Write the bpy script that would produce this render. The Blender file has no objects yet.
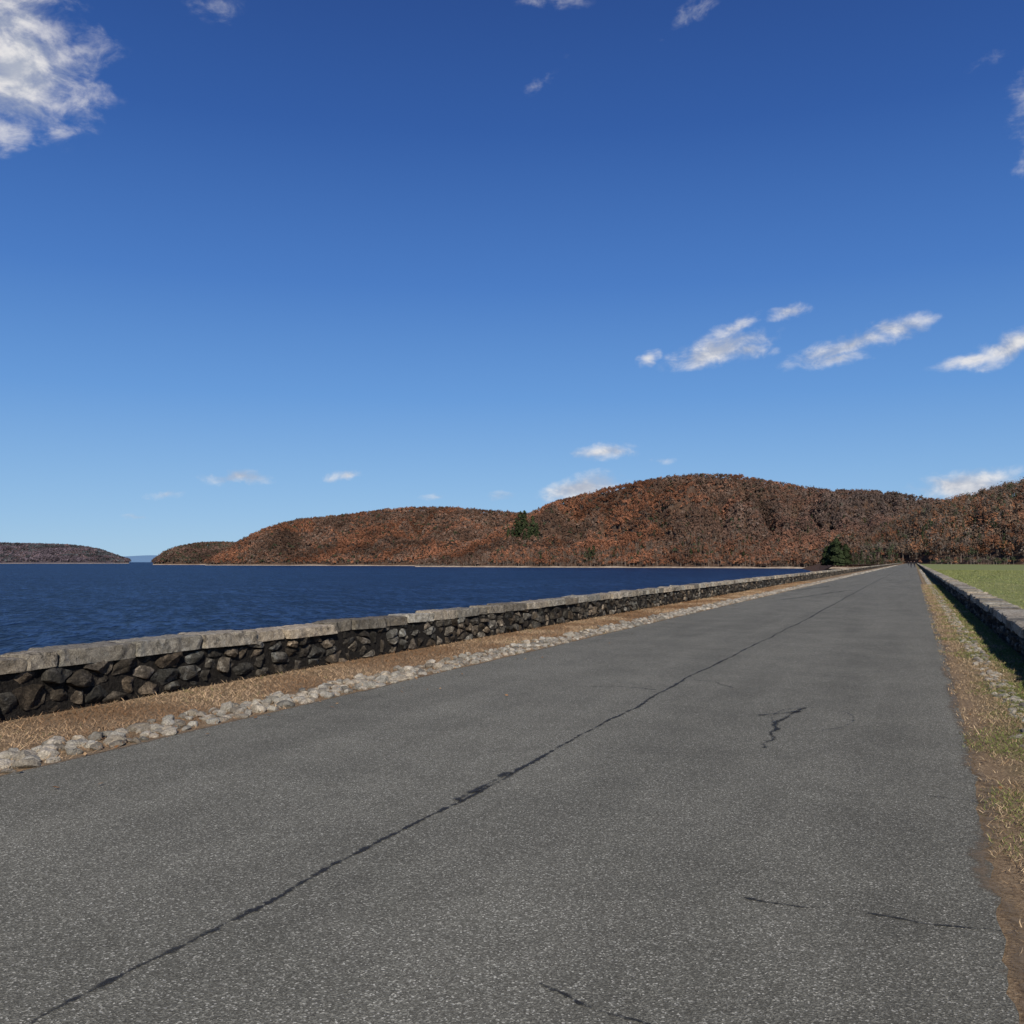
import bpy, math, random
import numpy as np
from mathutils import Vector, Matrix, noise
random.seed(7); rng=np.random.default_rng(7)
S=bpy.context.scene
S.view_settings.view_transform='Standard'; S.view_settings.look='None'; S.view_settings.exposure=0
# ---------------------------------------------------------------- camera
F=950.0; CH=1.6; TH=math.radians(22.92); PH=math.atan(49.5/F)
cd=bpy.data.cameras.new('camera'); cam=bpy.data.objects.new('camera',cd); S.collection.objects.link(cam)
cam.location=(0,0,CH); cam.rotation_euler=(math.pi/2+PH,0,TH)
cd.sensor_width=36; cd.lens=F/1024*36; cd.clip_start=0.05; cd.clip_end=90000
S.camera=cam
RM=cam.rotation_euler.to_matrix()
def ray(px,py):
    return (RM@Vector(((px-512)/F,-(py-512)/F,-1))).normalized()
def gnd(px,py,z=0.0):
    d=ray(px,py); t=(z-CH)/d.z
    return (d.x*t,d.y*t)
def az(px):
    d=ray(px,561.5); l=math.hypot(d.x,d.y); return d.x/l,d.y/l
def tanel(px,py):
    d=ray(px,py); return d.z/math.hypot(d.x,d.y)
# ---------------------------------------------------------------- node helpers
class NT:
    def __init__(s,nt): s.nt=nt; s.L=nt.links
    def n(s,t,**k):
        a=s.nt.nodes.new(t)
        for q,v in k.items(): setattr(a,q,v)
        return a
    def put(s,sock,v):
        if isinstance(v,bpy.types.NodeSocket): s.L.new(v,sock)
        else: sock.default_value=v
    def m(s,op,a,b=None,c=None,clamp=False):
        x=s.n('ShaderNodeMath',operation=op,use_clamp=clamp)
        s.put(x.inputs[0],a)
        if b is not None: s.put(x.inputs[1],b)
        if c is not None: s.put(x.inputs[2],c)
        return x.outputs[0]
    def vm(s,op,a,b=None,out=0):
        x=s.n('ShaderNodeVectorMath',operation=op); s.put(x.inputs[0],a)
        if b is not None: s.put(x.inputs[1],b)
        return x.outputs[out]
    def noise(s,vec,scale,detail=3,rough=.5,dist=0,col=False):
        x=s.n('ShaderNodeTexNoise'); s.put(x.inputs['Vector'],vec)
        x.inputs['Scale'].default_value=scale; x.inputs['Detail'].default_value=detail
        x.inputs['Roughness'].default_value=rough; x.inputs['Distortion'].default_value=dist
        return x.outputs['Color' if col else 'Fac']
    def vor(s,vec,scale,out='Distance',feature='F1'):
        x=s.n('ShaderNodeTexVoronoi',feature=feature); s.put(x.inputs['Vector'],vec); x.inputs['Scale'].default_value=scale
        return x if out is None else x.outputs[out]
    def ramp(s,f,stops,interp='LINEAR'):
        x=s.n('ShaderNodeValToRGB'); s.put(x.inputs[0],f); r=x.color_ramp; r.interpolation=interp
        while len(r.elements)<len(stops): r.elements.new(.5)
        for e,(p,c) in zip(r.elements,stops):
            e.position=p; e.color=(*c,1) if len(c)==3 else c
        return x.outputs[0]
    def mix(s,f,a,b,mode='MIX'):
        x=s.n('ShaderNodeMix',data_type='RGBA',blend_type=mode); s.put(x.inputs[0],f)
        s.put(x.inputs[6],a if isinstance(a,bpy.types.NodeSocket) else (*a,1)); s.put(x.inputs[7],b if isinstance(b,bpy.types.NodeSocket) else (*b,1))
        return x.outputs[2]
    def mr(s,v,a,b,c=0,d=1,t='SMOOTHSTEP'):
        x=s.n('ShaderNodeMapRange',interpolation_type=t); s.put(x.inputs[0],v)
        for i,q in enumerate((a,b,c,d)): s.put(x.inputs[i+1],q)
        return x.outputs[0]
    def scl(s,v,sc,rot=0,t='POINT'):
        x=s.n('ShaderNodeMapping',vector_type=t); s.put(x.inputs[0],v); x.inputs['Scale'].default_value=sc; x.inputs['Rotation'].default_value=(0,0,rot); return x.outputs[0]
    def pos(s): return s.n('ShaderNodeNewGeometry').outputs['Position']
    def bump(s,h,strength=.5,dist=.01):
        x=s.n('ShaderNodeBump'); s.put(x.inputs['Height'],h); x.inputs['Strength'].default_value=strength; x.inputs['Distance'].default_value=dist
        return x.outputs[0]
    def grey(s,v):
        cv=s.n('ShaderNodeCombineColor'); [s.put(cv.inputs[i],v) for i in range(3)]; return cv.outputs[0]
def mat(name,rough=.9,spec=.3):
    m=bpy.data.materials.new(name); m.use_nodes=True; b=m.node_tree.nodes['Principled BSDF']
    b.inputs['Roughness'].default_value=rough; b.inputs['Specular IOR Level'].default_value=spec
    return m,NT(m.node_tree),b
# ---------------------------------------------------------------- materials
m_asph,n,b=mat('asphalt',.92,.15); P=n.pos()
v1=n.vor(P,135,None); sep=n.n('ShaderNodeSeparateColor'); n.put(sep.inputs[0],v1.outputs['Color'])
speck=n.ramp(sep.outputs[0],[(0,(.078,.074,.059)),(.5,(.128,.123,.1)),(.8,(.174,.168,.137)),(.94,(.265,.255,.21)),(1,(.46,.445,.38))])
fine=n.noise(P,300,1,.5)
spk=n.mix(1,speck,n.grey(n.mr(fine,.3,.7,.68,1.28)),'MULTIPLY')
v2=n.vor(P,42,None); s2=n.n('ShaderNodeSeparateColor'); n.put(s2.inputs[0],v2.outputs['Color'])
chip=n.m('MULTIPLY',n.m('GREATER_THAN',s2.outputs[1],.9),n.m('LESS_THAN',v2.outputs['Distance'],.2))
spk=n.mix(n.m('MULTIPLY',chip,.7),spk,(.44,.42,.37))
big=n.noise(P,.9,5,.7); big2=n.noise(n.scl(P,(1,.07,1)),1.3,3,.6); big3=n.noise(n.scl(P,(1,.3,1)),.22,3,.6)
var=n.m('ADD',n.m('ADD',n.mr(big,.3,.7,.88,1.09),n.mr(big2,.3,.7,-.09,.09)),n.mr(big3,.35,.65,-.06,.06))
colr=n.mix(1,spk,n.grey(var),'MULTIPLY')
st=n.noise(n.scl(P,(1,.5,1)),.35,6,.75)
colr=n.mix(n.mr(st,.58,.72,0,.4),colr,(.068,.065,.053))
n.put(b.inputs['Base Color'],colr)
hh=n.m('ADD',v1.outputs['Distance'],n.m('MULTIPLY',fine,.5))
n.put(b.inputs['Normal'],n.bump(hh,.5,.005))
def ribbon_mat(name,col,edge,nscale,opac,wid=.45,patch=0.0,col2=None):
    m,n,b=mat(name,.8,.3); uv=n.n('ShaderNodeUVMap').outputs[0]
    sp=n.n('ShaderNodeSeparateXYZ'); n.put(sp.inputs[0],uv)
    P=n.pos(); v=n.m('ABSOLUTE',n.m('SUBTRACT',sp.outputs[1],.5))
    ns=n.noise(P,nscale,4,.7); ns2=n.noise(P,nscale*.12,3,.6)
    w=n.m('ADD',wid*.42,n.m('MULTIPLY',n.m('SUBTRACT',ns,.5),.9)); w=n.m('ADD',w,n.m('MULTIPLY',n.m('SUBTRACT',ns2,.5),.55))
    w=n.m('MINIMUM',w,.44)
    a=n.mr(n.m('SUBTRACT',w,v),0,edge)
    if patch: a=n.m('MULTIPLY',a,n.mr(n.noise(P,nscale*.3,3,.6),.3,.55,1-patch,1))
    n.put(b.inputs['Alpha'],n.m('MULTIPLY',a,opac))
    n.put(b.inputs['Base Color'],n.mix(n.noise(P,160,2),col,col2 or tuple(c*2 for c in col)))
    return m
m_seam=ribbon_mat('tar_seam',(.014,.014,.014),.2,9,.88,.46,.4)
m_crack=ribbon_mat('crack_dark',(.012,.012,.011),.22,18,.85,.46,.65)
m_faint=ribbon_mat('crack_faint',(.035,.034,.03),.3,18,.65,.5,.8)
m_dirt=ribbon_mat('edge_dirt',(.11,.08,.05),.45,9,.9,.7,.55,(.26,.195,.125))
m_soil,n,b=mat('dry_thatch_soil',.95,.1); P=n.pos()
a=n.noise(P,55,4,.8); c=n.noise(P,1.6,4,.6)
t=n.ramp(a,[(.3,(.08,.052,.031)),(.5,(.23,.16,.095)),(.7,(.38,.285,.185))])
g=n.ramp(a,[(.3,(.035,.042,.014)),(.5,(.11,.112,.04)),(.7,(.24,.215,.1))])
sp=n.n('ShaderNodeSeparateXYZ'); n.put(sp.inputs[0],P)
gf=n.m('MULTIPLY',n.mr(c,.34,.52),n.mr(sp.outputs[0],.5,1.1))
n.put(b.inputs['Base Color'],n.mix(gf,t,g)); n.put(b.inputs['Normal'],n.bump(a,.8,.02))
m_meadow,n,b=mat('mown_grass',.95,.1); P=n.pos()
a=n.noise(P,14,5,.8); c=n.noise(n.scl(P,(1,.35,1)),.12,5,.65); c3=n.noise(P,.9,4,.7)
t=n.ramp(a,[(.25,(.08,.098,.03)),(.5,(.17,.19,.068)),(.75,(.27,.275,.115))])
t=n.mix(n.mr(c3,.44,.62,0,.65),t,(.28,.25,.12)); t=n.mix(n.mr(c,.42,.6,0,.55),t,(.17,.21,.068))
n.put(b.inputs['Base Color'],t); n.put(b.inputs['Normal'],n.bump(a,.6,.04))
m_rip,n,b=mat('riprap',.95,.1); P=n.pos()
n.put(b.inputs['Base Color'],n.mix(n.vor(P,1.2),(.08,.075,.07),(.22,.2,.18)))
def stone_mat(name,stops,lich,dark=.7):
    m,n,b=mat(name,.9,.2); P=n.pos()
    a=n.noise(P,9,6,.75,.4); f=n.noise(P,75,3,.7); l=n.noise(P,5.3,4,.65,.6)
    c=n.ramp(a,stops)
    c=n.mix(n.mr(l,.56,.66,0,lich),c,(.38,.365,.315))
    c=n.mix(n.mr(n.noise(P,7.1,5,.75),.55,.64,0,dark),c,(.03,.027,.022))
    at=n.n('ShaderNodeAttribute',attribute_name='Col').outputs[0]
    c=n.mix(1,c,at,'MULTIPLY')
    c=n.mix(1,c,n.grey(n.mr(f,.3,.7,1.2,.62)),'MULTIPLY')
    n.put(b.inputs['Base Color'],c)
    n.put(b.inputs['Normal'],n.bump(n.m('ADD',a,n.m('MULTIPLY',f,.45)),1,.04))
    return m
m_face=stone_mat('field_stone',[(.32,(.025,.022,.018)),(.5,(.07,.062,.05)),(.68,(.19,.17,.14))],.4)
m_cap=stone_mat('cap_stone',[(.32,(.17,.148,.113)),(.5,(.34,.305,.245)),(.68,(.50,.46,.38))],.5,.65)
m_cob=stone_mat('cobble_stone',[(.3,(.22,.2,.16)),(.5,(.35,.32,.265)),(.7,(.48,.45,.385))],.35,.3)
m_core,n,b=mat('wall_mortar',.95,.1); P=n.pos(); a=n.noise(P,20,4,.7)
n.put(b.inputs['Base Color'],n.ramp(a,[(.3,(.01,.009,.008)),(.7,(.035,.03,.025))])); n.put(b.inputs['Normal'],n.bump(a,1,.05))
def vcol(name,rough=.9):
    m,n,b=mat(name,rough,.05); at=n.n('ShaderNodeAttribute',attribute_name='Col').outputs[0]
    n.put(b.inputs['Base Color'],at); return m
m_leaf=vcol('foliage'); m_blade=vcol('grass_blade')
def hill_mat(name,c0,c1):
    m,n,b=mat(name,.95,.05); P=n.pos()
    n.put(b.inputs['Base Color'],n.mix(n.mr(n.noise(P,.12,5,.8),.35,.65),c0,c1)); return m
m_hill=hill_mat('forest_floor',(.06,.037,.026),(.11,.068,.046))
m_shore=hill_mat('shore_sand',(.28,.21,.15),(.46,.38,.29))
m_farhill=hill_mat('haze_tinted_forest',(.085,.08,.095),(.12,.09,.095))  # bluish aerial haze tinted into the base colour
m_vfar=hill_mat('hazy_ridge',(.15,.26,.40),(.17,.28,.42))  # pale blue is distance haze put into the ridge colour
# water : wave light and dark painted into the base colour, stretched along the wind
m_wat,n,b=mat('lake_water',.4,.08); P=n.pos()
WD=math.radians(43)
w0=n.noise(n.scl(P,(1,3.2,1),WD,'TEXTURE'),.75,2,.6,.6)
w1=n.noise(n.scl(P,(1,4.5,1),WD+.12,'TEXTURE'),.25,3,.7,.6)
w2=n.noise(n.scl(P,(1,2.5,1),WD-.9,'TEXTURE'),.02,5,.7,.5); w3=n.noise(n.scl(P,(1,4,1),WD-1.1,'TEXTURE'),.005,5,.75,.4)
mixw=n.m('ADD',n.m('MULTIPLY',w0,.6),n.m('MULTIPLY',w1,.4))
wc=n.mix(n.mr(mixw,.43,.60),(.0004,.0015,.007),(.030,.068,.17))
wc=n.mix(n.mr(w2,.44,.6,0,.35),wc,(.0035,.011,.038)); wc=n.mix(n.mr(w3,.44,.58,0,.35),wc,(.0035,.011,.04))
n.put(b.inputs['Base Color'],wc)
b.inputs['IOR'].default_value=1.33
n.put(b.inputs['Normal'],n.bump(n.m('ADD',w0,n.m('MULTIPLY',w1,1.6)),1,1.1))
# ---------------------------------------------------------------- mesh helpers
def link(ob): S.collection.objects.link(ob); return ob
def npmesh(name,V,Fc,mats,col=None,smooth=False,midx=None):
    V=np.asarray(V,dtype=np.float32).reshape(-1,3); Fc=np.asarray(Fc,dtype=np.int32); k=Fc.shape[1]
    me=bpy.data.meshes.new(name); me.vertices.add(len(V)); me.vertices.foreach_set('co',V.ravel())
    me.loops.add(Fc.size); me.loops.foreach_set('vertex_index',Fc.ravel())
    me.polygons.add(len(Fc)); me.polygons.foreach_set('loop_start',np.arange(0,Fc.size,k,dtype=np.int32))
    me.polygons.foreach_set('loop_total',np.full(len(Fc),k,dtype=np.int32))
    if smooth: me.polygons.foreach_set('use_smooth',np.ones(len(Fc),dtype=bool))
    for m in (mats if isinstance(mats,list) else [mats]): me.materials.append(m)
    if midx is not None: me.polygons.foreach_set('material_index',np.asarray(midx,dtype=np.int32))
    if col is not None:
        a=me.color_attributes.new('Col','FLOAT_COLOR','POINT'); c=np.ones((len(V),4),dtype=np.float32); c[:,:3]=col
        a.data.foreach_set('color',c.ravel())
    me.update(calc_edges=True); me.validate()
    return link(bpy.data.objects.new(name,me))
def pymesh(name,V,Fc,m,col=None,smooth=True,parent=None):
    me=bpy.data.meshes.new(name); me.from_pydata(V,[],Fc); me.materials.append(m)
    if col is not None:
        a=me.color_attributes.new('Col','FLOAT_COLOR','POINT'); c=np.ones((len(V),4),dtype=np.float32); c[:,:3]=np.array(col)
        a.data.foreach_set('color',c.ravel())
    if smooth: me.polygons.foreach_set('use_smooth',np.ones(len(Fc),dtype=bool))
    ob=link(bpy.data.objects.new(name,me)); 
    if parent: ob.parent=parent
    return ob
# ---------------------------------------------------------------- ground
RX0=-6.32; WLX=-8.42; WRX=1.64; YE=790
def RX1f(y): return float(np.interp(y,[3,4.5,8,12,20,400],[.28,.31,.38,.42,.48,.48]))
xs=[-40000,-400,-45,-30,-20,-9.3,-8.9,-6.5,-3,.2,1.8,2.2,6,20,60,400,40000]
zs=[-14,-14,-14,-9,-5,-.1,-.006,-.006,-.006,-.006,-.006,-.15,-.3,-.35,-.4,-.4,-.4]
ys=[-400,-50,-5,0,10,30,80,200,500,900,2000,8000,50000]
V=[(x,y,z) for y in ys for x,z in zip(xs,zs)]; nx=len(xs)
Fq=[];mi=[]
for j in range(len(ys)-1):
    for i in range(nx-1):
        Fq.append((j*nx+i,j*nx+i+1,(j+1)*nx+i+1,(j+1)*nx+i)); xm=(xs[i]+xs[i+1])/2
        mi.append(2 if xm<-9 else (0 if xm<2 else 1))
npmesh('ground',V,Fq,[m_soil,m_meadow,m_rip],midx=mi)
npmesh('water',[(-45000,-400,-6.6),(-16,-400,-6.6),(-16,50000,-6.6),(-45000,50000,-6.6)],[(0,1,2,3)],m_wat)
ysr=list(np.arange(-3,40,.08))+list(np.arange(40,160,1.5))+list(np.arange(160,YE+40,12))
V=[];Fq=[]
for y in ysr:
    l=.03*noise.noise((0,y*1.3,0))+.02*noise.noise((0,y*6,0)); r=.05*noise.noise((9,y*.8,0))+.04*noise.noise((9,y*4,0))+.03*noise.noise((9,y*13,0))
    V+=[(RX0+l,y,0),(-3,y,0),(RX1f(y)+r,y,0)]
for j in range(len(ysr)-1):
    for i in range(2): Fq.append((j*3+i,j*3+i+1,j*3+i+4,j*3+i+3))
road=npmesh('road',V,Fq,m_asph)
def ribbon(name,pts,width,m,z=.004,wob=.02,step=.05,wf=3.0):
    P=[Vector((p[0],p[1],0)) for p in pts]; out=[]
    for a,b_ in zip(P[:-1],P[1:]):
        k=max(1,int((b_-a).length/step)); 
        for i in range(k): out.append(a.lerp(b_,i/k))
    out.append(P[-1]); V=[]
    for i,p in enumerate(out):
        t=(out[min(i+1,len(out)-1)]-out[max(i-1,0)]).normalized(); nn=Vector((-t.y,t.x,0))
        o=nn*(wob*noise.noise((p.x*wf,p.y*wf,1.3))*2+wob*.5*noise.noise((p.x*wf*4,p.y*wf*4,5)))
        V+=[(p+o+nn*width/2+Vector((0,0,z)))[:],(p+o-nn*width/2+Vector((0,0,z)))[:]]
    Fq=[(2*i,2*i+1,2*i+3,2*i+2) for i in range(len(out)-1)]
    ob=npmesh(name,V,Fq,m); uv=ob.data.uv_layers.new(name='UVMap')
    for l in ob.data.loops: uv.data[l.index].uv=(l.vertex_index//2*step,float(l.vertex_index%2))
    ob.parent=road; return ob
SX=gnd(490,785); S0=gnd(45,1018); S1=gnd(700,672)
ribbon('centre_seam',[(S0[0],-2),S0,SX,S1,(-2.78,28)],.12,m_seam,wob=.03,wf=.9)
ribbon('centre_seam_far',[(-2.78,28),(-2.85,60),(-2.8,150),(-2.8,500)],.17,m_seam,wob=.03,step=.5,wf=.2)
def pxr(name,pts,w,m,**k): return ribbon(name,[gnd(*p) for p in pts],w,m,**k)
pxr('seam_patch',[(455,801),(472,793),(492,783),(510,773)],.17,m_seam,z=.008,wob=.01)
pxr('crack_a',[(762,748),(772,740),(775,728),(786,718),(795,711),(805,708)],.17,m_crack,wob=.05)
pxr('crack_b',[(760,716),(780,714),(798,711)],.12,m_crack,z=.008,wob=.03)
pxr('crack_c',[(745,898),(775,905),(800,909),(828,908)],.06,m_crack,wob=.03)
pxr('crack_d',[(868,914),(900,919),(930,925),(965,929),(1002,931)],.07,m_crack,wob=.02)
pxr('crack_e',[(540,984),(560,993),(580,1003),(610,1015),(650,1026)],.07,m_crack,wob=.02)
pxr('crack_f',[(585,686),(620,687),(655,690)],.14,m_faint,wob=.04)
pxr('crack_g',[(690,680),(715,682),(735,688)],.16,m_faint,wob=.04)
pxr('crack_h',[(930,797),(960,800),(985,804)],.07,m_faint,wob=.03)
pxr('crack_i',[(780,600),(810,596),(850,590)],.8,m_faint,wob=.1)
pxr('crack_j',[(770,592),(800,590),(830,586)],1.0,m_faint,z=.008,wob=.1)
cx,cy=gnd(812,719); ribbon('circle_mark',[(cx+.40*math.cos(a),cy+.75*math.sin(a)) for a in np.linspace(0,6.28,28)],.07,m_faint,z=.012,wob=.02)
ribbon('edge_dirt_strip',[(RX1f(y),y) for y in (-2,3,4.5,8,12,20,40)],.26,m_dirt,z=.004,wob=.06,wf=1.2)
ribbon('edge_dirt_strip_far',[(.48,40),(.48,500)],.26,m_dirt,z=.004,wob=.05,step=1,wf=.3)
ribbon('edge_dirt_left',[(RX0,3),(RX0,60)],.16,m_dirt,z=.004,wob=.04,wf=1.2)
# ---------------------------------------------------------------- stone walls
def clip(poly,px,py,nx_,ny_):
    out=[];L=len(poly)
    for i in range(L):
        a=poly[i];b_=poly[(i+1)%L]; da=(a[0]-px)*nx_+(a[1]-py)*ny_; db=(b_[0]-px)*nx_+(b_[1]-py)*ny_
        if da<=0: out.append(a)
        if (da<0)!=(db<0) and da!=db:
            t=da/(da-db); out.append((a[0]+(b_[0]-a[0])*t,a[1]+(b_[1]-a[1])*t))
    return out
def wall(name,X,side,y0,H,thick):
    root=link(bpy.data.objects.new(name,None))
    caph=.16; hb=H-caph
    V=[];Fc=[];C=[]
    def addcells(ya,yb,cw,rows,seg,sm,drop):
        ch=hb/rows; nc=int((yb-ya)/cw); seeds={}
        for i in range(-1,nc+1):
            for r in range(-1,rows+1):
                jx=random.uniform(-.5,.5); jz=random.uniform(-.5,.5)
                if 0<=r<rows and random.random()<drop: continue
                seeds[(i,r)]=(ya+(i+.5+.5*(r%2)+jx)*cw,(r+.5+jz)*ch)
        for (i,r),(sx,sz) in seeds.items():
            if not(0<=i<nc and 0<=r<rows): continue
            poly=[(sx-cw*1.8,0.0),(sx+cw*1.8,0.0),(sx+cw*1.8,hb+.01),(sx-cw*1.8,hb+.01)]
            asp=(cw/ch)**1.25
            for di in range(-3,4):
                for dr in range(-3,4):
                    q=seeds.get((i+di,r+dr))
                    if q is None or (di==0 and dr==0): continue
                    poly=clip(poly,(sx+q[0])/2,(sz+q[1])/2,(q[0]-sx)/asp**2,(q[1]-sz))
                    if len(poly)<3: break
                if len(poly)<3: break
            if len(poly)<3: continue
            pts=[]
            for k in range(len(poly)):
                a=poly[k];b_=poly[(k+1)%len(poly)]; L=math.hypot(b_[0]-a[0],b_[1]-a[1]); q=max(1,int(L/seg))
                for j in range(q): pts.append((a[0]+(b_[0]-a[0])*j/q,a[1]+(b_[1]-a[1])*j/q))
            if len(pts)<4: continue
            for _ in range(sm):
                n_=len(pts); pts=[((pts[k-1][0]+3*pts[k][0]+pts[(k+1)%n_][0])/5,(pts[k-1][1]+3*pts[k][1]+pts[(k+1)%n_][1])/5) for k in range(n_)]
            cx=sum(p[0] for p in pts)/len(pts); cz=sum(p[1] for p in pts)/len(pts)
            rad=max(.05,min(.2,min(math.hypot(p[0]-cx,p[1]-cz) for p in pts))); g=1-.008/rad*random.uniform(.6,2.2)
            pr=random.uniform(-.03,.035)
            planes=[(random.uniform(.015,.05),random.uniform(-.8,.8),random.uniform(-.9,.9)) for _ in range(4)]
            val=random.choice([.4,.5,.65,.8,1,1.2,1.9]); warm=random.uniform(-.06,.18); cc=(val*(1+warm),val,val*(1-warm*.9))
            base=len(V); n_=len(pts); rings=[(1,-.1),(1,-.02),(.95,.025),(.8,.04),(.58,.05),(.3,.055)] if seg<.1 else [(1,-.1),(.97,.0),(.7,.04)]
            for sc,dp in rings:
                for p in pts:
                    y=cx+(p[0]-cx)*sc*g; z=cz+(p[1]-cz)*sc*g
                    d=dp
                    if dp>-.05:
                        for h0,a_,b2 in planes: d=min(d,h0+a_*(y-cx)+b2*(z-cz))
                        d=max(d,-.04)+pr+noise.noise((y*11,z*11,X))*.018+noise.noise((y*30,z*30,X))*.012
                    jy=noise.noise((y*14,z*14,7))*.014; jz=noise.noise((y*14,z*14,17))*.010
                    V.append((X+side*d,y+jy,max(z+jz,-.03))); C.append(cc)
            d=min([.055]+[h0 for h0,_,_ in planes])
            V.append((X+side*(d+pr),cx,cz)); C.append(cc)
            for a in range(len(rings)-1):
                for k in range(n_):
                    k2=(k+1)%n_; f=(base+a*n_+k,base+a*n_+k2,base+(a+1)*n_+k2,base+(a+1)*n_+k)
                    Fc.append(f if side>0 else f[::-1])
            o=base+(len(rings)-1)*n_
            for k in range(n_):
                f=(o+k,o+(k+1)%n_,base+len(rings)*n_); Fc.append(f if side>0 else f[::-1])
    addcells(y0,45,.31,3,.035,1,.15); addcells(45,150,.36,3,.12,0,.15); addcells(150,YE,.8,2,.4,0,.1)
    o_=pymesh('face_stones',V,Fc,m_face,C,True,root)
    o_.data.set_sharp_from_angle(angle=math.radians(38))
    V=[];Fc=[];C=[]; y=y0
    while y<YE:
        far=y>60; vf=y>200
        L=random.choice([random.uniform(.3,.7),random.uniform(.7,1.3)])*(3 if vf else 1); hh=caph*random.uniform(.82,1.12); ov=random.uniform(-.03,.08)
        ns=4 if vf else (7 if far else max(8,int(L/.03))); w=thick+ov
        x_c=X-side*thick/2+side*random.uniform(-.02,.05); val=random.choice([.5,.7,.85,1.0,1.1,1.2]); warm=random.uniform(-.02,.1); cc=(val*(1+warm),val,val*(1-warm))
        prof=[]; kx=14 if not far else 3; kz=6 if not far else 1
        for i in range(kx): prof.append((-w/2+w*i/kx,0))
        for i in range(kz): prof.append((w/2,hh*i/kz))
        for i in range(kx): prof.append((w/2-w*i/kx,hh))
        for i in range(kz): prof.append((-w/2,hh-hh*i/kz))
        n_=len(prof); base=len(V); tilt=random.uniform(-.03,.03); roll=random.uniform(-.03,.03); skew=random.uniform(-.2,.2)
        gap=random.uniform(.016,.045)
        cuts=[(random.uniform(.012,.05),random.uniform(0,1),random.uniform(.08,.35)) for _ in range(3)]
        for s in range(ns+1):
            f=s/ns; yy=y+gap/2+(L-gap)*f; e=min(f,1-f)*L; er=max(0,1-e/.022)
            chip_=sum(cu*max(0,1-abs(f-fc)/wd) for cu,fc,wd in cuts)
            for (a,c) in prof:
                top=c/hh; edge_=max(0,(abs(a)/(w/2)-.86)/.14)
                d=(noise.noise((yy*3,a*3+X,c*3+y))*.014+noise.noise((yy*10,a*10+X,c*10))*.018+noise.noise((yy*27,a*27,c*27))*.012)
                px_=a+(d*(1 if a>0 else -1)*(abs(a)/(w/2))**2)-a*.05*er-(1 if a>0 else -1)*chip_*.5*edge_*top
                pz=c+d*.5*top+roll*a+tilt*(f-.5)-top*er*.010-top*edge_*(.006+chip_*.45)
                V.append((x_c+px_,yy+skew*a*.4+noise.noise((a*9,c*9,y))*.03+noise.noise((a*25,c*25,y+f))*.012*(er>0),hb-.01+pz)); C.append(cc)
        for s in range(ns):
            for k in range(n_):
                k2=(k+1)%n_; Fc.append((base+s*n_+k,base+(s+1)*n_+k,base+(s+1)*n_+k2,base+s*n_+k2))
        Fc.append(tuple(base+k for k in range(n_))); Fc.append(tuple(base+ns*n_+k for k in range(n_))[::-1])
        y+=L
    o_=pymesh('cap_stones',V,Fc,m_cap,C,True,root); o_.data.set_sharp_from_angle(angle=math.radians(32))
    xa=X-side*.03; xb=X-side*(thick-.02); a0,a1=min(xa,xb),max(xa,xb)
    bx=[(a0,y0,-.3),(a1,y0,-.3),(a1,YE,-.3),(a0,YE,-.3),(a0,y0,hb),(a1,y0,hb),(a1,YE,hb),(a0,YE,hb)]
    pymesh('core',bx,[(0,3,2,1),(4,5,6,7),(0,1,5,4),(1,2,6,5),(2,3,7,6),(3,0,4,7)],m_core,None,False,root)
wall('stone_wall',WLX,1,-3,.65,.46)
wall('stone_wall',WRX,-1,3,.55,.6)
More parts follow.
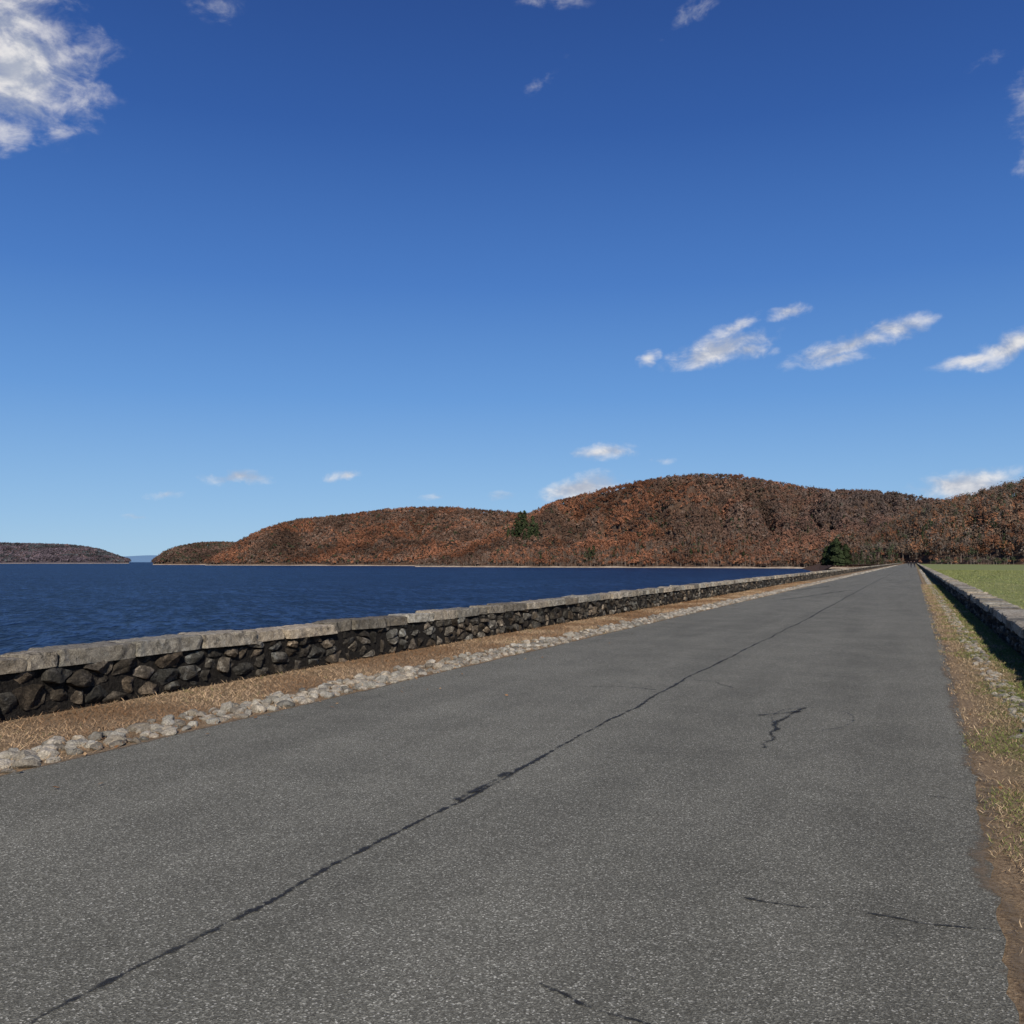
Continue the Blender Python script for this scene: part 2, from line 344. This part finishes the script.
# ---------------------------------------------------------------- cobbles
def ico(sub):
    import bmesh
    bm=bmesh.new(); bmesh.ops.create_icosphere(bm,subdivisions=sub,radius=1)
    v=np.array([x.co[:] for x in bm.verts]); f=np.array([[q.index for q in x.verts] for x in bm.faces]); bm.free(); return v,f
I1,I2,I3=ico(1),ico(2),ico(3)
def cobbles(name,xa,xb,y0,y1,size,prob,sink=.2,edge=0):
    VV=[];FF=[];CC=[];base=0; y=y0
    while y<y1:
        far=y>35; sz=size*(1 if y<120 else 2); x=xa+random.uniform(0,sz*.8)
        while x<xb:
            r=sz*random.choice([random.uniform(.22,.38),random.uniform(.34,.5)])
            pp=prob*(1 if x>xa+edge else .5)
            if random.random()<pp:
                v,f=(I3 if y<14 else I2) if not far else I1
                sc=np.array([r*random.uniform(.8,1.15),r*random.uniform(.85,1.25),r*random.uniform(.5,.8)])
                sd=random.uniform(0,100); q=v.copy()
                for _ in range(12 if not far else 3):
                    nrm=rng.normal(size=3); nrm/=np.linalg.norm(nrm); dlim=random.uniform(.55,.85)
                    dd=q@nrm; q-=np.outer(np.maximum(dd-dlim,0)*.97,nrm)
                if not far:
                    q*=np.array([1+.11*noise.noise((a*1.8+sd,b_*1.8,c*1.8))+.06*noise.noise((a*5+sd,b_*5,c*5)) for a,b_,c in v])[:,None]
                q=q*sc; a=random.uniform(0,6.28); R=np.array([[math.cos(a),-math.sin(a),0],[math.sin(a),math.cos(a),0],[0,0,1]]); q=q@R.T
                t=random.uniform(-.3,.3); R=np.array([[1,0,0],[0,math.cos(t),-math.sin(t)],[0,math.sin(t),math.cos(t)]]); q=q@R.T
                q+=np.array([x+r*.5+random.uniform(-.02,.02),y+random.uniform(-.4,.4)*sz,sc[2]*random.uniform(-.15,.45)-sink*sc[2]])
                VV.append(q);FF.append(f+base);base+=len(q)
                val=random.choice([.55,.75,.9,1.0,1.1,1.25]); w=random.uniform(-.02,.07); CC.append(np.tile([val*(1+w),val,val*(1-w)],(len(q),1)))
            x+=r*1.75+random.uniform(0,.012)
        y+=sz*.76
    o_=npmesh(name,np.concatenate(VV),np.concatenate(FF),m_cob,np.concatenate(CC),smooth=True); o_.data.set_sharp_from_angle(angle=math.radians(34))
cobbles('cobble_gutter',-7.12,-6.42,3,420,.2,.94,edge=.2,sink=.1)
cobbles('cobble_gutter',.80,1.06,2.5,200,.15,.6,sink=.28)
# ---------------------------------------------------------------- grass blades
def blades(x,y,L,wf_,colf,lmin=.7):
    n_=len(x); a=rng.uniform(0,6.283,n_); lean=rng.uniform(lmin,1.52,n_)
    h=np.stack([np.cos(a)*np.sin(lean),np.sin(a)*np.sin(lean),np.cos(lean)],1)
    a2=rng.uniform(0,6.283,n_); wv=np.stack([np.cos(a2),np.sin(a2),np.zeros(n_)],1)*wf_[:,None]
    b0=np.stack([x,y,rng.uniform(-.004,.012,n_)],1); bend=rng.normal(0,.25,(n_,3)); bend[:,2]=-abs(bend[:,2])*.5
    mid=b0+h*L[:,None]*.55; tip=b0+(h+bend)*L[:,None]; tip[:,2]=np.maximum(tip[:,2],.004)
    V=np.stack([b0-wv,b0+wv,mid+wv*.8,mid-wv*.8,tip+wv*.15,tip-wv*.15],1).reshape(-1,3)
    i=np.arange(n_)[:,None]*6; Fq=np.concatenate([i+[0,1,2,3],i+[3,2,4,5]],0)
    return V,Fq,np.repeat(colf,6,0)
def cmix(n_,A,B,t): return (np.array(A)*(1-t[:,None])+np.array(B)*t[:,None])*rng.uniform(.6,1.3,n_)[:,None]
def patchy(x,y,s): return np.array([noise.noise((a*s,b_*s,3.3)) for a,b_ in zip(x,y)])
N=100000; y=3+ (rng.random(N)**1.7)*75; x=rng.uniform(-8.36,-7.05,N); 
edge=rng.random(N)<.2; x=np.where(edge,rng.uniform(-7.15,-6.34,N),x)
pt=patchy(x,y,.8); t=np.clip(.5+pt*1.5+rng.normal(0,.25,N),0,1)
col=cmix(N,(.22,.125,.065),(.48,.34,.21),t); gr=rng.random(N)<np.clip(.02+pt*.2,0,.2); col[gr]=cmix(gr.sum(),(.09,.10,.03),(.18,.18,.07),rng.random(gr.sum()))
sc=1+y/25
V,Fq,C=blades(x,y,rng.uniform(.02,.065,N)*(1+.2*sc),rng.uniform(.0012,.003,N)*sc,col)
npmesh('dry_grass',V,Fq,m_blade,C)
N=160000; y=2.2+(rng.random(N)**2.0)*70; x=.36+rng.random(N)*1.24
pt=patchy(x,y,1.1); pt2=patchy(x,y,7); g=np.clip((x-.6)*1.6+pt*1.6,0,1)
dens=rng.random(N)<np.clip(.2+(x-.42)*2.2+pt*.8+pt2*.7,.05,1); x=x[dens];y=y[dens];g=g[dens];N=len(x)
isg=rng.random(N)<g*.8
col=cmix(N,(.24,.155,.085),(.50,.38,.24),rng.random(N)); col[isg]=cmix(isg.sum(),(.09,.12,.028),(.22,.25,.075),rng.random(isg.sum()))
sc=1+y/22
V,Fq,C=blades(x,y,rng.uniform(.015,.05,N)*(1+.15*sc),rng.uniform(.001,.0024,N)*sc,col,.6)
npmesh('verge_grass',V,Fq,m_blade,C)
N=90000; y=8+(rng.random(N)**1.5)*220; x=2.35+rng.random(N)**1.3*(6+y*.25)
col=cmix(N,(.12,.15,.04),(.35,.35,.14),rng.random(N)); sc=1+y/22
V,Fq,C=blades(x,y,rng.uniform(.03,.06,N)*(1+.3*sc),rng.uniform(.002,.004,N)*sc,col)
V[:,2]-=np.interp(V[:,0],[2.2,6,20,60],[.15,.3,.35,.4])
npmesh('meadow_grass',V,Fq,m_blade,C)
N=520; x=np.concatenate([rng.uniform(-8.3,-6.2,350),-6.3+rng.exponential(.4,80),rng.uniform(.3,1.6,90)]); y=3+rng.random(N)**1.5*40
a=rng.uniform(0,6.28,N); s=rng.uniform(.012,.03,N); tl=rng.normal(0,.5,(N,2))
u=np.stack([np.cos(a),np.sin(a),tl[:,0]*.5],1)*s[:,None]; v=np.stack([-np.sin(a),np.cos(a),tl[:,1]*.5],1)*(s*.6)[:,None]
c=np.stack([x,y,.012+s*.35],1)
V=np.stack([c-u,c+v,c+u*1.1,c-v],1).reshape(-1,3); Fq=np.arange(N)[:,None]*4+np.arange(4)
npmesh('fallen_leaves',V,Fq,m_blade,np.repeat(cmix(N,(.2,.1,.045),(.36,.24,.13),rng.random(N)),4,0))
# ---------------------------------------------------------------- hills and forests
def hill(name,sil,d0,d1,zb,th,m,shore=True,nu=140,nt=44,tmax=1.5,rough=.16,seed=0,ppow=1.0,nf=.004):
    us=np.linspace(sil[0][0],sil[-1][0],nu); yy=np.interp(us,[s[0] for s in sil],[s[1] for s in sil])
    ker=np.ones(5)/5; yp=np.pad(yy,2,mode='edge'); yy=np.convolve(yp,ker,'valid')
    D0=np.interp(us,[s[0] for s in d0],[s[1] for s in d0]); D1=np.interp(us,[s[0] for s in d1],[s[1] for s in d1])
    ts=np.linspace(-.03,tmax,nt); G=np.zeros((nu,nt,3))
    for i,u in enumerate(us):
        ax,ay=az(u); te=tanel(u,yy[i]); D=D0[i]+(D1[i]-D0[i])*ts
        Sx=np.where(ts<0,0,np.sin(np.clip(ts,0,1)*math.pi/2)**ppow)
        Sx=np.where(ts>1,1-.6*np.clip(ts-1,0,9)**1.3,Sx)
        nz=np.array([noise.fractal((u*.024+seed+.3*noise.noise((d*.004,u*.01,seed)),d*.0022,0),.9,2.1,4)*1.0+noise.fractal((ax*d*nf+seed,ay*d*nf,0),.9,2.1,4)*.6 for d in D])
        Sx=np.maximum(Sx*(1+rough*nz*np.clip(1.4-ts,0.2,1)),0)
        ok=(Sx>.15)
        k=np.min(((te*D+CH-zb-th)/np.maximum(Sx,1e-3))[ok]); k=max(k,.5)
        z=zb+k*Sx; z[ts<0]=zb-1.5
        G[i,:,0]=ax*D;G[i,:,1]=ay*D;G[i,:,2]=z
    idx=np.arange(nu*nt).reshape(nu,nt)
    Fq=np.stack([idx[:-1,:-1],idx[1:,:-1],idx[1:,1:],idx[:-1,1:]],-1).reshape(-1,4)
    ob=npmesh(name,G.reshape(-1,3),Fq,m,smooth=True)
    if shore:
        sV=[];h=np.array([noise.noise((u*.04,seed,0)) for u in us])
        for i,u in enumerate(us):
            ax,ay=az(u); Dn=D0[i]-7; w=1.5+1.2*h[i]
            sV+=[(ax*(Dn-5),ay*(Dn-5),zb-.3),(ax*Dn,ay*Dn,zb+w*.7),(ax*(Dn+25),ay*(Dn+25),zb+w+.6)]
        sF=[]
        for i in range(nu-1):
            for k in range(2): sF.append((3*i+k,3*i+3+k,3*i+4+k,3*i+1+k))
        s=npmesh('shoreline',sV,sF,m_shore); s.parent=ob
    return ob,G
def sample(G,n_,t1=1.08,tmax=1.5):
    nu,nt,_=G.shape; j1=int(nt*t1/tmax)
    A=np.linalg.norm(np.cross(G[1:,:-1]-G[:-1,:-1],G[:-1,1:]-G[:-1,:-1]),axis=2)[:,:j1]; A[:,0]*=.3
    p=(A/A.sum()).ravel(); k=rng.choice(len(p),n_,p=p); i=k//A.shape[1]; j=k%A.shape[1]; a=rng.random((n_,1)); b_=rng.random((n_,1))
    j=np.maximum(j,1)
    return (G[i,j]*(1-a)+G[i+1,j]*a)*(1-b_)+(G[i,j+1]*(1-a)+G[i+1,j+1]*a)*b_
def quads(c,nrm,s):
    nrm=nrm/np.linalg.norm(nrm,axis=1,keepdims=True); r=rng.normal(size=c.shape); t=np.cross(nrm,r); t/=np.linalg.norm(t,axis=1,keepdims=True)+1e-9; b_=np.cross(nrm,t)
    t=t*s[:,None]; b_=b_*(s*rng.uniform(.5,1,len(s)))[:,None]
    return np.stack([c-t*.8-b_,c+t-b_*.7,c+t*.7+b_,c-t-b_*.8],1).reshape(-1,3)
def prisms(p0,p1,r0,r1):
    n_=len(p0); V=[]
    for pp,rr in ((p0,r0),(p1,r1)):
        for k in range(3):
            a=k*2.094; o=np.array([math.cos(a),math.sin(a),0]); V.append(pp+o*rr[:,None])
    V=np.stack(V,1).reshape(-1,3); i=np.arange(n_)[:,None]*6
    return V,np.concatenate([i+[0,1,4,3],i+[1,2,5,4],i+[2,0,3,5]],0)
def forest(name,P,R,H,col,nq,pine=False,limbs=0,parent=None,qs=(.26,.44),trunkc=(.2,.17,.145),cr=.42,jit=.35,cone=.62):
    n_=len(P); d=rng.normal(size=(n_,nq,3)); d/=np.linalg.norm(d,axis=2,keepdims=True)
    if pine:
        h=rng.random((n_,nq))**1.15; a=rng.uniform(0,6.283,(n_,nq)); ph=rng.uniform(0,6.28,(n_,1))
        rr=((1-h)**cone*.9+.06)*(.72+.2*np.sin(h*19+ph+a)+.16*np.sin(3*a+ph)); rr*=rng.uniform(.6,1.1,(n_,nq))
        c=np.stack([np.cos(a)*rr*R[:,None],np.sin(a)*rr*R[:,None],(h*.9+.07)*H[:,None]],2)
        nr=np.stack([np.cos(a),np.sin(a),np.full_like(a,.7)],2)
    else:
        d[:,:,2]=np.abs(d[:,:,2])*1.2-.35; ph=rng.uniform(0,6.28,(n_,1)); aa=np.arctan2(d[:,:,1],d[:,:,0])
        rf=(.55+.45*rng.random((n_,nq)))*(.8+.25*np.sin(3*aa+ph)+.12*np.sin(5*aa+2*ph))
        c=d*rf[:,:,None]*np.stack([R,R,H*cr],1)[:,None,:]; c[:,:,2]+=(H*.6)[:,None]; nr=d+np.array([.1,-.12,.25])
    c=(c+P[:,None,:]).reshape(-1,3); nr=(nr+rng.normal(0,jit,nr.shape)).reshape(-1,3)
    s=np.repeat(R,nq)*rng.uniform(*qs,n_*nq)
    V=quads(c,nr,s); C=np.repeat(np.repeat(col,nq,0)*rng.uniform(.8,1.2,n_*nq)[:,None],4,0); Fq=np.arange(n_*nq)[:,None]*4+np.arange(4)
    p1=P.copy(); p1[:,2]+=H*.85; p0=P.copy(); p0[:,2]-=.5
    V2,F2=prisms(p0,p1,R*.05,R*.012); C2=np.tile(np.array(trunkc),(len(V2),1))
    Vs=[V,V2];Fs=[Fq,F2+len(V)];Cs=[C,C2]; o=len(V)+len(V2)
    for k in range(limbs):
        f=rng.uniform(.3,.7,n_); a=rng.uniform(0,6.283,n_); q0=P.copy(); q0[:,2]+=H*f
        q1=q0+np.stack([np.cos(a)*R*.8,np.sin(a)*R*.8,H*rng.uniform(.2,.38,n_)],1)
        V3,F3=prisms(q0,q1,R*.028,R*.006); Vs.append(V3);Fs.append(F3+o);Cs.append(np.tile(np.array(trunkc),(len(V3),1)));o+=len(V3)
    ob=npmesh(name,np.concatenate(Vs),np.concatenate(Fs),m_leaf,np.concatenate(Cs))
    if parent: ob.parent=parent
    return ob
RUST=np.array([(.168,.074,.042),(.142,.068,.042),(.182,.082,.045),(.125,.066,.044),(.115,.075,.055),(.152,.080,.052),(.132,.092,.070),(.095,.056,.039)])
def fcol(P,sc=.006,pal=RUST,g=.03):
    n_=len(P); k=np.array([noise.fractal((p[0]*sc,p[1]*sc,2),.8,2,3) for p in P]); q=(k*1.5+.5+rng.normal(0,.22,n_))*len(pal)
    k2=np.array([noise.fractal((p[0]*.010+9,p[1]*.010,5),.8,2,3) for p in P])  # patch tone, also terrain shading put into the tree colour
    col=pal[np.clip(q.astype(int),0,len(pal)-1)]*rng.uniform(.8,1.2,n_)[:,None]*np.clip(1+k2*.85,.55,1.4)[:,None]
    gm=rng.random(n_)<g; col[gm]=np.array((.04,.048,.026))*rng.uniform(.7,1.3,gm.sum())[:,None]
    return col
def grow(name,G,n_,R0,R1,H0,H1,nq,parent,pal=RUST,g=.03,t1=1.08,fn=None,**k):
    P=sample(G,n_,t1=t1); R=rng.uniform(R0,R1,n_); H=rng.uniform(H0,H1,n_); c=fcol(P,pal=pal,g=g)
    if fn: c=fn(P,c)
    return forest(name,P,R,H,c,nq,parent=parent,**k)
ZB=-6.6
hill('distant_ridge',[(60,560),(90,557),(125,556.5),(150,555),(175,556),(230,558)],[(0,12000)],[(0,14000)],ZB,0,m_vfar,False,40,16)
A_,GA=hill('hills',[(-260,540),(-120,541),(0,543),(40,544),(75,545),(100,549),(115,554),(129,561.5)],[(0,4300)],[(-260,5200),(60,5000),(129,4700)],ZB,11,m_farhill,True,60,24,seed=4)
FAR_HAZE=np.array([(.12,.095,.11),(.095,.08,.09),(.13,.09,.095),(.075,.08,.085)])*.85  # tree palette with the distance haze mixed in
grow('forest',GA,6500,7,11,13,18,12,A_,pal=FAR_HAZE,g=0)
C_,GC=hill('hills',[(153,561.5),(160,554),(172,548),(195,543),(225,542),(260,545),(300,552)],[(150,2500),(300,2300)],[(150,2600),(200,2800),(300,2700)],ZB,9,m_hill,True,50,24,seed=8)
grow('forest',GC,3200,4,6.5,10,14,16,C_,pal=np.array([(.10,.06,.045),(.09,.062,.047),(.06,.055,.04),(.115,.065,.046)]),g=.15)
D_,GD=hill('hills',[(205,561.5),(222,552),(240,540),(262,529),(290,520),(340,515),(385,509),(420,507),(455,507),(500,511),(560,516),(640,530)],[(205,2150),(350,1850),(640,1500)],[(205,2250),(300,2450),(640,2300)],ZB,9,m_hill,True,120,40,seed=2,rough=.55)
grow('forest',GD,15000,3.4,5.6,9,14,15,D_)
E_,GE=hill('hills',[(415,563),(450,550),(490,533),(515,520),(535,509),(560,499),(600,489),(640,480),(670,475),(700,472.5),(735,473.5),(770,480),(800,485),(830,489),(870,489),(905,493),(940,499),(990,506),(1060,515)],
  [(400,1500),(520,1330),(850,1150),(1060,1150)],[(415,1600),(560,1850),(720,1950),(900,1900),(1060,1850)],ZB,9,m_hill,True,160,50,seed=13,ppow=.95,rough=.75)
def greyer(P,c):  # greys the far right ridge: haze blended into the tree colour
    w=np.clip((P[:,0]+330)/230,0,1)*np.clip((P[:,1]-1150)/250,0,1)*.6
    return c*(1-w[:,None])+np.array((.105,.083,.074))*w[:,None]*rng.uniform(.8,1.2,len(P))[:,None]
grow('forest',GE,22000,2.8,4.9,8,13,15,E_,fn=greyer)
F_,GF=hill('hills',[(838,560),(850,553),(865,543),(880,532),(900,518),(930,506),(960,498),(990,490),(1024,482),(1100,470),(1200,462)],
  [(838,840),(905,835),(960,760),(1024,700),(1200,640)],[(838,900),(905,1060),(1024,1050),(1200,1000)],-.5,11,m_hill,False,90,40,seed=21,rough=.4)
GRY=np.array([(.14,.066,.038),(.115,.074,.05),(.095,.073,.058),(.105,.083,.066),(.16,.078,.042),(.085,.063,.047),(.13,.062,.036)])
grow('forest',GF,2900,3.0,5.2,11,18,44,F_,pal=GRY,g=.10,limbs=5,qs=(.12,.25),trunkc=(.19,.155,.13))
P=sample(GE,1800,t1=.16); n_=len(P)
forest('bare_trees',P,rng.uniform(2.2,3.8,n_),rng.uniform(9,15,n_),fcol(P,pal=GRY,g=.06),12,limbs=4,qs=(.12,.22),trunkc=(.24,.19,.155),parent=E_)
def at(px,D,z): ax,ay=az(px); return (ax*D,ay*D,z)
def onG(G,px,py):
    d=ray(px,py); te=d.z/math.hypot(d.x,d.y); Q=G.reshape(-1,3); a=az(px); r=np.hypot(Q[:,0],Q[:,1]); e=(Q[:,2]-CH)/r
    ang=np.abs((Q[:,0]*a[1]-Q[:,1]*a[0])/r); return Q[np.argmin(ang*3+np.abs(e-te)+(np.arange(len(Q))%G.shape[1]>G.shape[1]*.62)*9)]
PINE=np.array((.030,.040,.018))
def pines(name,lst,nq=260,parent=None,cone=.62,qs=(.12,.24)):
    P=np.array([p for p,_,_ in lst]); R=np.array([r for _,r,_ in lst]); H=np.array([h for _,_,h in lst])
    return forest(name,P,R,H,np.tile(PINE,(len(P),1))*rng.uniform(.8,1.3,(len(P),1)),nq,pine=True,qs=qs,trunkc=(.06,.045,.03),parent=parent,jit=.45,cone=cone)
lst=[]
for (px,py,h) in [(515,536,32),(521,536,38),(526,536,41),(531,537,35),(535,538,24),(509,539,20),(519,541,26),(528,541,24),(513,541,20),(523,544,20),(538,541,18)]:
    lst.append((onG(GE,px,py),h*.28,h))
pines('evergreen_grove',lst,cone=.5)
lst=[]
for (px,h) in [(590,20),(594,24),(586,15),(540,14),(553,12),(470,12),(640,15),(690,14),(445,12),(612,14),(742,13)]:
    lst.append((onG(GE,px,563),h*.34,h))
for i in range(90):
    px=random.uniform(560,900); lst.append((onG(GE,px,random.uniform(515,560)),3.0,random.uniform(8,13)))
for i in range(50):
    px=random.uniform(870,1040); lst.append((onG(GF,px,random.uniform(515,558)),3.2,random.uniform(10,17)))
for px in (851,856,862,868,874,881,889,897):
    lst.append((np.array(at(px,random.uniform(790,830),-1)),random.uniform(2.5,4),random.uniform(7,12)))
pines('evergreen_trees',lst,110)
def single_pine(D,px,R,H,nq=1300,cone=.6):
    return pines('pine_tree',[(np.array(at(px,D,-1.5)),R,H)],nq,cone=cone,qs=(.08,.17))
single_pine(700,837,7.5,19.5); single_pine(712,827,6,14); single_pine(705,846,5.5,15.5); single_pine(695,841,4.5,11); single_pine(708,832,5.5,17)
P=np.array([at(random.uniform(846,903),random.uniform(805,850),-.8) for _ in range(150)]+[at(random.uniform(920,1100),random.uniform(640,720),-.5) for _ in range(90)])
n_=len(P); forest('shrubs',P,rng.uniform(1.5,3,n_),rng.uniform(2.5,7,n_),fcol(P,pal=GRY,g=.2),40,limbs=3,qs=(.12,.25),trunkc=(.2,.17,.14))
V=[at(818,690,-7),at(835,690,-1),at(905,760,-.3),at(905,1100,-.3),at(820,1150,-.5),at(800,1150,-7)]
pymesh('abutment_ground',V,[(0,1,4,5),(1,2,3,4)],m_hill,None,False)
# ---------------------------------------------------------------- walkers
def flat(name,c):
    m,n,b=mat(name,.85,.2); n.put(b.inputs['Base Color'],n.mix(n.noise(n.pos(),30),c,tuple(q*.7 for q in c))); return m
m_skin=flat('skin',(.45,.28,.2)); m_coat=flat('dark_coat',(.015,.016,.022)); m_tr=flat('trousers',(.02,.02,.028)); m_hair=flat('hair',(.04,.025,.015))
def skin(name,nodes,edges,m,parent):
    me=bpy.data.meshes.new(name); me.from_pydata([q[0] for q in nodes],edges,[]); me.materials.append(m); ob=link(bpy.data.objects.new(name,me)); ob.parent=parent
    md=ob.modifiers.new('skin','SKIN')
    for v,q in zip(me.skin_vertices[0].data,nodes): v.radius=(q[1],q[1] if len(q)<3 else q[2])
    me.skin_vertices[0].data[0].use_root=True
    ob.modifiers.new('sub','SUBSURF').levels=1; ob.modifiers['sub'].render_levels=1; return ob
def person(x,y,face,st):
    r=link(bpy.data.objects.new('person',None)); s=st
    skin('legs',[((0,0,.94),.13,.15),((.09,0,.88),.09),((.1,.14*s,.5),.06),((.1,.02*s+.0,.1),.042),((.1,.16*s+.02,.04),.04),((-.09,0,.88),.09),((-.1,-.06*s,.5),.06),((-.1,-.28*s,.12),.042),((-.1,-.2*s,.04),.04)],
      [(0,1),(1,2),(2,3),(3,4),(0,5),(5,6),(6,7),(7,8)],m_tr,r)
    skin('coat',[((0,0,.95),.16,.13),((0,0,1.2),.15,.12),((0,0,1.4),.16,.11),((0,0,1.5),.06),((.19,0,1.42),.062),((.25,-.06*s,1.15),.05),((.26,.07*s,.9),.038),((-.19,0,1.42),.062),((-.25,.06*s,1.15),.05),((-.26,.16*s,.92),.038)],
      [(0,1),(1,2),(2,3),(2,4),(4,5),(5,6),(2,7),(7,8),(8,9)],m_coat,r)
    skin('head',[((0,0,1.63),.085,.1),((0,.01,1.7),.075,.09),((0,0,1.54),.055),((0,0,1.48),.05),((0,.105,1.63),.015),((.085,0,1.63),.016),((-.085,0,1.63),.016)],[(0,1),(0,2),(2,3),(0,4),(0,5),(0,6)],m_skin,r)
    skin('hair',[((0,-.03,1.71),.085,.09),((0,-.06,1.63),.06)],[(0,1)],m_hair,r)
    for sx,yy,zz in ((.26,.07*s,.88),(-.26,.16*s,.9)):
        nd=[((sx,yy,zz+.02),.025),((sx,yy+.01,zz-.06),.03)]; ed=[(0,1)]
        for k in range(4): nd+= [((sx,yy-.02+.02*k,zz-.1),.009),((sx*.97,yy-.02+.022*k,zz-.15+.006*abs(k-1.5)),.008)]; ed+=[(1,len(nd)-2),(len(nd)-2,len(nd)-1)]
        nd.append(((sx*.95,yy+.05,zz-.07),.01)); ed.append((0,len(nd)-1)); skin('hand',nd,ed,m_skin,r)
    r.location=(x,y,0); r.rotation_euler=(0,0,face)
person(-.75,265,0,1); person(.05,272,math.pi,-1); person(-2.0,380,.1,1)
# ---------------------------------------------------------------- light + sky
SA=math.radians(29); SE=math.radians(33)
sun=bpy.data.lights.new('sun','SUN'); sun.energy=5.0; sun.angle=math.radians(.53); sun.color=(1,.935,.83)
so=link(bpy.data.objects.new('sun',sun)); dv=Vector((math.sin(SA)*math.cos(SE),-math.cos(SA)*math.cos(SE),math.sin(SE)))
so.rotation_euler=dv.to_track_quat('Z','Y').to_euler(); so.location=(20,-30,40)
W=bpy.data.worlds.new('World'); S.world=W; W.use_nodes=True; nt=W.node_tree; nt.nodes.clear(); n=NT(nt)
sky=n.n('ShaderNodeTexSky',sky_type='NISHITA'); sky.sun_disc=False; sky.sun_elevation=SE; sky.sun_rotation=math.pi-SA
sky.altitude=300; sky.air_density=1.0; sky.dust_density=.1; sky.ozone_density=3.0
D=n.n('ShaderNodeTexCoord').outputs['Generated']
dz=n.n('ShaderNodeSeparateXYZ'); n.put(dz.inputs[0],D)
grad=n.ramp(dz.outputs[2],[(0,(.31,.54,.77)),(.045,(.25,.47,.76)),(.17,(.115,.30,.67)),(.28,(.056,.185,.54)),(.42,(.024,.098,.37)),(.53,(.016,.064,.27)),(1,(.012,.045,.2))])
grad=n.mix(1,grad,(10,10,10),'MULTIPLY')
base=n.mix(.88,sky.outputs[0],grad)
CL=[(18,66,74,60,25,1.0),(-20,20,78,58,0,1.05),(14,132,28,20,20,.7),(215,8,30,12,5,.3),(548,0,36,8,0,.42),(686,18,28,10,28,.5),(546,78,24,9,40,.35),
 (722,349,54,15,10,1.05),(745,350,34,10,0,.9),(736,328,34,9,24,.7),(648,357,14,8,30,.7),(850,347,62,12,12,.95),(895,328,36,12,14,1),(840,358,38,8,5,.85),(792,310,22,9,8,.85),
 (980,360,48,9,6,.9),(1018,346,44,15,18,1.1),(606,452,32,9,3,1.05),(583,488,42,14,12,1.3),(966,486,48,17,5,1.35),(240,478,36,8,0,.9),(166,495,22,7,5,.75),(345,475,19,7,5,.85),
 (435,497,18,5,0,.65),(138,518,14,4,0,.55),(500,495,18,5,0,.55),(662,460,14,5,0,.55),(1022,112,16,42,0,.36),(1028,162,14,16,0,.6),(985,60,24,9,20,.2)]
wn=n.noise(D,18,4,.65,col=True); wv=n.n('ShaderNodeVectorMath',operation='MULTIPLY_ADD'); n.put(wv.inputs[0],wn); wv.inputs[1].default_value=(.04,.04,.022); wv.inputs[2].default_value=(-.02,-.02,-.011)
DW=n.vm('ADD',D,wv.outputs[0])
tot=None
for (px,py,a,b_,rot,st) in CL:
    c=ray(px,py); r=Vector((c.y,-c.x,0)).normalized(); u=r.cross(c)
    if u.z<0: u=-u
    ro=math.radians(rot); r2=r*math.cos(ro)+u*math.sin(ro); u2=u*math.cos(ro)-r*math.sin(ro); w2_=r2.cross(u2)
    M3=Matrix((r2,u2,w2_)).transposed()
    mp=n.n('ShaderNodeMapping',vector_type='TEXTURE'); n.put(mp.inputs[0],DW); mp.inputs['Location'].default_value=c
    mp.inputs['Rotation'].default_value=M3.to_euler('XYZ'); mp.inputs['Scale'].default_value=(a/F,b_/F,.35)
    q=n.vm('LENGTH',mp.outputs[0],None,1)
    mk=n.m('MULTIPLY_ADD',q,-st,1.25*st)
    tot=mk if tot is None else n.m('MAXIMUM',tot,mk)
DS=n.scl(D,(1,1,1.7)); f1=n.noise(DS,28,6,.62,.3)
off=n.vm('ADD',DS,(.006,-.004,.022)); f2=n.noise(off,28,3,.55,.3)
dens=n.m('ADD',tot,n.m('MULTIPLY',n.m('SUBTRACT',f1,.5),2.0))
dens=n.m('MULTIPLY',n.mr(dens,.15,1.4),n.mr(tot,0,.25))
lit=n.m('SUBTRACT',n.m('SUBTRACT',f1,f2),n.m('MULTIPLY',n.mr(tot,.5,1.2),.09))
ccol=n.mix(n.mr(lit,-.2,.16),(4.4,4.75,5.6),(8.4,8.2,8.1))
fin=n.mix(n.m('MULTIPLY',dens,.93),base,ccol)
bg=n.n('ShaderNodeBackground'); n.put(bg.inputs[0],fin); bg.inputs[1].default_value=.1
ow=n.n('ShaderNodeOutputWorld'); n.L.new(bg.outputs[0],ow.inputs[0])
